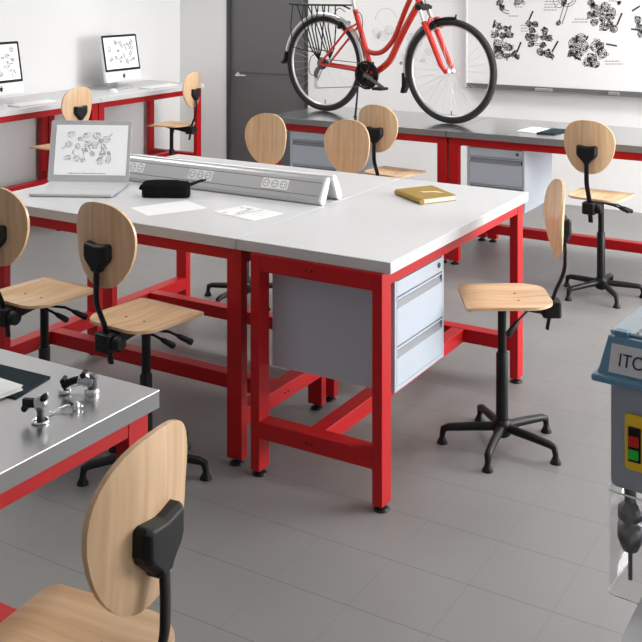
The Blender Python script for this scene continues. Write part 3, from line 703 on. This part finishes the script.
wheel('front_wheel', FH); wheel('rear_wheel', RH)
BBX, BBZ = -.122, .288
fr = MB()
fr.tube([(BBX, 0, BBZ), (-.275, 0, .735)], .019, 14)
fr.tube(spline([(-.187, 0, .475), (-.165, 0, .450), (-.105, 0, .436), (-.035, 0, .452), (.03, 0, .508), (.075, 0, .575), (.15, 0, .735), (.215, 0, .86)], 6), .0180, 12)
fr.tube(spline([(BBX, 0, BBZ), (-.085, 0, .312), (-.03, 0, .345), (.03, 0, .40), (.085, 0, .50), (.16, 0, .63), (.235, 0, .745), (.27, 0, .80)], 6), .0235, 12)
fr.tube([(.272, 0, .76), (.235, 0, .88)], .0205, 14)
for y in (-.055, .055):
    fr.tube([(BBX, y*.35, BBZ), (-.26, y, .318), (RH+.01, y, WR-.005)], .0095, 10)
    fr.tube([(-.250, y*.3, .635), (-.30, y, .60), (RH+.01, y, WR+.005)], .0085, 10)
fr.lathe([(.021, -.036), (.021, .036)], (BBX, 0, BBZ), 'Y')
fr.build('frame', BIKER, bi)
fk = MB()
for y in (-.055, .055):
    fk.tube([(.335, y, .665), (.365, y, .61), (.47, y, .385), (.498, y, WR+.005)], [.020, .020, .017, .014], 12)
    fk.lathe([(.014, -.006), (.014, .006)], (FH-.004, y, WR), 'Y')
fk.tube([(.358, -.055, .625), (.385, -.055, .69), (.385, .055, .69), (.358, .055, .625)], .011, 10)
fko = fk.build('fork', BIKER, bi)
mb = MB()
for y in (-.055, .055): mb.tube([(.348, y, .64), (.300, y, .755)], .0125, 12)
mb.build('fork_stanchions', CHROME, fko)
MB().box((.298, 0, .762), (.045, .145, .034), ry=R(24)).tube([(.298, 0, .762), (.272, 0, .80)], .014).build('fork_crown', BLACKM, fko, .005)
MB().tube([(.238, 0, .87), (.215, 0, .95), (.245, 0, .965)], .013).tube(spline([(.13, -.29, 1.0), (.20, -.2, 1.0), (.245, -.06, .968), (.245, .06, .968), (.20, .2, 1.0), (.13, .29, 1.0)], 5), .0115).build('handlebar', SILVER, bi)
for y in (-.29, .29): MB().tube([(.13, y, 1.0), (.05, y*1.03, .998)], .016).build('grip', BLACK, bi)
MB().tube([(-.275, 0, .73), (-.315, 0, .87)], .0135).build('seat_post', SILVER, bi)
sdl = [(-.46, -.085), (-.47, 0), (-.46, .085), (-.40, .09), (-.33, .045), (-.22, .02), (-.19, 0), (-.22, -.02), (-.33, -.045), (-.40, -.09)]
MB().prism(sdl, .875, .915).build('saddle', BLACK, bi, .012, seg=3)
# drivetrain (near side is -y)
cr = MB()
for R_, yy in ((.090, -.060), (.072, -.052), (.055, -.045)):
    n = 36; pts = []
    for k in range(n*2): a = PI*k/n; q = R_+(.0035 if k % 2 else 0); pts.append((BBX+q*math.cos(a), BBZ+q*math.sin(a)))
    inner = [(BBX+(R_-.02)*math.cos(PI*k/n), BBZ+(R_-.02)*math.sin(PI*k/n)) for k in range(n*2)]
    m_ = n*2; vs = [(x, yy, z) for x, z in pts]+[(x, yy, z) for x, z in inner]+[(x, yy+.004, z) for x, z in pts]+[(x, yy+.004, z) for x, z in inner]
    fs = []
    for k in range(m_):
        j = (k+1) % m_; fs += [(k, j, m_+j, m_+k), (2*m_+k, 2*m_+j, 3*m_+j, 3*m_+k), (k, j, 2*m_+j, 2*m_+k), (m_+k, m_+j, 3*m_+j, 3*m_+k)]
    cr.add(vs, fs)
for k in range(5):
    a = 2*PI*k/5; cr.tube([(BBX, -.058, BBZ), (BBX+.075*math.cos(a), -.056, BBZ+.075*math.sin(a))], .008, 8)
co = cr.build('chainrings', BLACKM, bi)
MB().ring((BBX, -.072, BBZ), .094, .006, EX, EZ, 40, 8).build('chain_guard', BLACK, co)
MB().tube([(BBX, -.08, BBZ), (BBX+.06, -.088, BBZ-.03), (BBX+.155, -.092, BBZ-.075)], [.016, .012, .011], 10, squash=(1, .8)).lathe([(.017, -.006), (.017, .008)], (BBX, -.085, BBZ), 'Y').build('crank', GUN, bi)
MB().tube([(BBX, .07, BBZ), (BBX-.155, .085, BBZ+.06)], [.014, .011], 10).build('crank', GUN, bi)
def pedal(x, y, z):
    p = MB().bb(x-.040, x+.040, y-.040, y+.040, z-.009, z+.009)
    for k in range(5): p.bb(x-.044, x-.039, y-.036+k*.016, y-.030+k*.016, z-.012, z+.012)
    p.build('pedal', BLACK, bi, .003)
pedal(BBX+.16, -.135, BBZ-.078); pedal(BBX-.16, .145, BBZ+.062)
cs = MB()
for i, q in enumerate((.045, .039, .033, .027, .021)): cs.lathe([(q, 0), (q, .0025)], (RH, -.046+.006*i*-1+.018, WR), 'Y', 22)
cs.build('cassette', GUN, bi)
DRX, DRZ = RH-.025, .185
dr = MB().prism([(RH-.012, WR-.02), (RH+.014, WR-.03), (RH-.005, .27), (RH-.035, .25), (RH-.04, .285)], -.075, -.058, 'Y')
dr.lathe([(.013, -.075), (.013, -.062)], (RH-.02, 0, .255), 'Y')
dro = dr.build('rear_derailleur', GUN, bi, .003)
MB().lathe([(.017, -.070), (.017, -.064)], (DRX, 0, DRZ), 'Y').lathe([(.014, -.070), (.014, -.064)], (DRX+.01, 0, .235), 'Y').bb(DRX-.010, DRX+.014, -.074, -.071, DRZ-.01, .245).build('jockey_cage', SILVER, dro)
MB().tube(spline([(RH-.02, -.075, .26), (RH-.07, -.072, .27), (RH-.085, -.07, .33), (RH-.06, -.066, .40), (RH+.02, -.06, .41)], 6), .0028, 6).build('gear_cable', BLACKM, dro)
ch = [(RH, WR+.037), (BBX, BBZ+.078)]
MB().tube([(RH, -.062, WR+.037), (BBX, -.06, BBZ+.078)], .0032, 6).tube([(DRX, -.067, DRZ-.016), (BBX, -.06, BBZ-.078)], .0032, 6).tube([(DRX+.022, -.067, .235), (RH+.04, -.062, WR-.01)], .0032, 6).build('chain', GUN, bi)
# mudguards
MB().ring((RH, 0, WR), WR+.004, .020, EX, EZ, 40, 8, R(-20), R(168), sq=1.3).build('rear_mudguard', SILVER, bi)
MB().prism([(RH-.340, WR+.085), (RH-.358, WR+.075), (RH-.372, WR+.01), (RH-.405, WR-.015), (RH-.375, WR-.022), (RH-.352, WR-.002), (RH-.338, WR+.05)], -.024, .024, 'Y').build('mud_flap', BLACK, bi, .003)
MB().ring((FH, 0, WR), WR+.003, .009, EX, EZ, 30, 8, R(84), R(126), sq=2.4).build('front_mudguard', BLACK, bi)
MB().ring((FH, 0, WR), WR+.013, .010, EX, EZ, 20, 8, R(128), R(190), sq=2).build('mudguard_blade', SILVER, bi)
MB().prism([(FH-.352, WR-.03), (FH-.372, WR-.03), (FH-.372, WR-.12), (FH-.385, WR-.165), (FH-.36, WR-.170), (FH-.340, WR-.13)], -.024, .024, 'Y').build('mud_flap', BLACK, bi, .003)
MB().tube([(FH+.035, 0, WR+.340), (FH+.045, 0, WR+.372)], .006, 6).build('mudguard_clip', BLACK, bi)
# rack
rk = MB()
for y in (-.06, .06): rk.tube([(-.80, y, .765), (-.34, y, .765), (-.30, y*.4, .74)], .006, 8)
for x in (-.80, -.70, -.58, -.46, -.36): rk.tube([(x, -.06, .765), (x, .06, .765)], .005, 8)
for y in (-.065, .065):
    for x0 in (-.76, -.69, -.62, -.56, -.50): rk.tube([(x0, y*.92, .765), ((x0+RH)/2-.02*(1 if x0 < RH else -1), y*1.15, .60), (RH+(x0+.62)*.35-.01, y*1.15, .45), (RH, y, WR+.03)], .0048, 8)
    rk.tube([(-.80, y*.92, .765), (-.815, y, .60), (-.79, y*1.1, .455), (RH-.03, y*1.1, .425)], .004, 6)
rk.build('luggage_rack', BLACKM, bi)
MB().box((-.83, 0, .768), (.08, .05, .012)).build('rear_reflector_mount', BLACK, bi, .003)
# brakes and cables
MB().box((-.375, -.045, .625), (.022, .02, .055), ry=R(30)).box((-.375, .045, .625), (.022, .02, .055), ry=R(30)).build('rear_brake', BLACKM, bi, .003)
MB().box((.395, -.045, .645), (.05, .022, .03), ry=R(25)).box((.395, .045, .645), (.05, .022, .03), ry=R(25)).tube([(.40, -.05, .66), (.405, 0, .70), (.40, .05, .66)], .004, 6).build('front_brake', BLACKM, bi, .003)
MB().tube(spline([(-.272, -.02, .70), (-.24, -.02, .72), (-.205, -.02, .70), (-.195, -.02, .62), (-.225, -.02, .52)], 6), .0028, 6).tube(spline([(-.33, -.04, .72), (-.38, -.05, .745), (-.42, -.05, .70), (-.375, -.05, .66)], 5), .003, 6).tube(spline([(.30, -.02, .93), (.34, -.06, .86), (.36, -.06, .75), (.395, -.05, .68)], 6), .003, 6).build('brake_cables', BLACKM, bi)
MB().tube([(-.225, -.03, .29), (-.205, -.065, .16), (-.178, -.125, .008)], [.008, .0065, .008], 8).lathe([(.013, 0), (.011, .01)], (-.178, -.126, 0), n=10).build('kickstand', BLACKM, bi)

# ------------------------------------------------------------ drill press in the near right corner
dpb = bench('red workbench under the drill press in the near right corner', (-.011, 1.46, 0), 1.30, .75, TOPW, PI/2)
dpz = .84
dp = thing('drill_press', 'blue and grey bench drill press cut off by the right picture edge', 'drill press', (-.349, 1.60, dpz+.0012), R(-5))
# local: x to the right, y away; chuck axis near (0.03,.06)
hx0, hx1, hy0, hy1 = -.078, .16, -.03, .34
hz0, hz1 = 1.001-dpz, 1.172-dpz
MB().prism(rrect(hx0, hx1, hz0, hz1, .010), hy0, hy1, 'Y').build('head_housing', HEADG, dp, .004)
cap = MB(); c0 = [(hx0-.017, hy0-.015), (hx1+.017, hy0-.015), (hx1+.017, hy1+.015), (hx0-.017, hy1+.015)]
c1 = [(hx0-.006, hy0+.008), (hx1+.006, hy0+.008), (hx1+.010, hy1), (hx0-.010, hy1)]
zz = (hz1-.004, hz1+.056)
cap.add([(x, y, zz[0]) for x, y in c0]+[(x, y, zz[1]) for x, y in c1], [(0, 1, 2, 3), (4, 5, 6, 7)]+[(i, (i+1) % 4, 4+(i+1) % 4, 4+i) for i in range(4)])
cp = cap.build('belt_cover', BLUE, dp, .003)
MB().bb(hx0-.023, hx1+.023, hy0-.021, hy1+.021, hz1-.010, hz1+.002).build('cover_lip', BLUE, cp, .004)
MB().bb(hx0-.006, hx1+.006, hy0+.016, hy1-.004, zz[1], zz[1]+.006).build('cover_lid', BLUEL, cp, .002)
mb = MB()
for k in range(4): mb.bb(hx0+.034+k*.05, hx0+.038+k*.05, hy0+.02, hy1-.01, zz[1]+.006, zz[1]+.0072)
mb.build('lid_groove', GUN, cp)
mb = MB()
for k in range(4): mb.bb(hx0+.004+k*.05, hx0+.024+k*.05, hy0+.008, hy0+.022, zz[1]-.004, zz[1]+.0085)
mb.build('lid_tab', BLUE, cp, .001)
# name plate on the sloping front of the cover
a = Vector((0, hy0-.015, zz[0])); b = Vector((0, hy0+.008, zz[1])); up = (b-a).normalized(); nrm = Vector((0, -up.z, up.y))
def S(u, v, o_): return Vector((u, 0, 0))+a+up*v+nrm*o_
mb = MB(); u0, u1, v0_, v1_ = hx0+.002, hx1-.01, .011, .053
vs = [S(u0, v0_, 0), S(u1, v0_, 0), S(u1, v1_, 0), S(u0, v1_, 0), S(u0, v0_, .002), S(u1, v0_, .002), S(u1, v1_, .002), S(u0, v1_, .002)]
np_ = mb.add(vs, [(0, 1, 2, 3), (4, 5, 6, 7), (0, 1, 5, 4), (1, 2, 6, 5), (2, 3, 7, 6), (3, 0, 4, 7)]).build('name_plate', mat('plate_grey', (.62, .60, .64), .4, noise=.02), cp)
fc = bpy.data.curves.new('plate_lettering', 'FONT'); fc.body = 'ITCH'; fc.size = .0275; fc.extrude = .0004; fc.align_x = 'LEFT'
tmp = bpy.data.objects.new('tmp', fc); COL.objects.link(tmp); bpy.context.view_layer.update()
me = bpy.data.meshes.new_from_object(tmp.evaluated_get(bpy.context.evaluated_depsgraph_get())); bpy.data.objects.remove(tmp)
for v in me.vertices:
    v.co = S(u0+.013+v.co.x*.88, v0_+.011+v.co.y, .0026+v.co.z)
me.materials.clear(); me.materials.append(INK)
lt = bpy.data.objects.new('plate_lettering', me); COL.objects.link(lt); lt.parent = np_
# switch
sw = MB().prism(rrect(hx0+.024, hx0+.095, hz0+.034, hz0+.118, .006), hy0-.004, hy0, 'Y').build('switch_plate', YEL, dp, .001)
MB().bb(hx0+.030, hx0+.049, hy0-.007, hy0-.004, hz0+.048, hz0+.100).build('switch_frame', BLACK, sw, .001)
MB().bb(hx0+.032, hx0+.047, hy0-.012, hy0-.007, hz0+.072, hz0+.088).build('stop_button', REDB, sw, .002)
MB().bb(hx0+.032, hx0+.047, hy0-.012, hy0-.007, hz0+.053, hz0+.068).build('start_button', GRNB, sw, .002)
# spindle, chuck, bit
cx_, cy_ = .000, .0
cx_ = hx0+.021; cy_ = .0
MB().lathe([(.009, hz0+.001), (.009, hz0-.036)], (cx_, cy_, 0)).build('spindle', GUN, dp)
MB().lathe([(.009, -.030), (.019, -.040), (.019, -.055), (.012, -.058), (.012, -.062), (.0195, -.064), (.0195, -.084), (.018, -.090), (.012, -.104), (.006, -.106)], (cx_, cy_, hz0), n=12).build('chuck', GUN, dp)
MB().tube([(cx_, cy_, hz0-.105), (cx_, cy_, hz0-.150)], .0034, 10).build('drill_bit', GUN, dp)
# clear guard: a U-shaped clear shield hanging from the head
gz0, gz1 = hz0-.1575, hz0
sx0, sx1, sy0, sy1 = hx0-.001, hx0+.10, hy0-.012, hy0+.09
path = [(sx1, sy1)]+[(sx1, sy0+.01), (sx1-.004, sy0+.003), (sx1-.012, sy0)]+[(sx0+.012, sy0), (sx0+.004, sy0+.003), (sx0, sy0+.01)]+[(sx0, sy1)]
mb = MB(); n = len(path)
def inn(p): return (p[0]+(.002 if p[0] < cx_ else -.002), p[1]+(.002 if p[1] < cy_ else 0))
vs = [(x, y, z) for z in (gz0, gz1) for x, y in path]+[(*inn(p), z) for z in (gz0, gz1) for p in path]
fs = []
for o_ in (0, 2*n): fs += [(o_+i, o_+i+1, o_+n+i+1, o_+n+i) for i in range(n-1)]
for o_ in (0, n): fs += [(o_+i, o_+i+1, 2*n+o_+i+1, 2*n+o_+i) for i in range(n-1)]
mb.add(vs, fs, True).build('clear_guard', CLEAR, dp)
for z_ in (gz0, gz1-.002): MB().tube([(x, y, z_) for x, y in path], .0012, 6).build('guard_rim', WHITEP, dp)
# column and base plate, work table
MB().tube([(hx0+.19, .24, .012), (hx0+.19, .24, hz0+.01)], .023, 20).build('column', SILVER, dp)
MB().prism(rrect(hx0+.060, hx1+.06, -.04, .33, .02), 0, .014).build('base_plate', GUN, dp, .003)
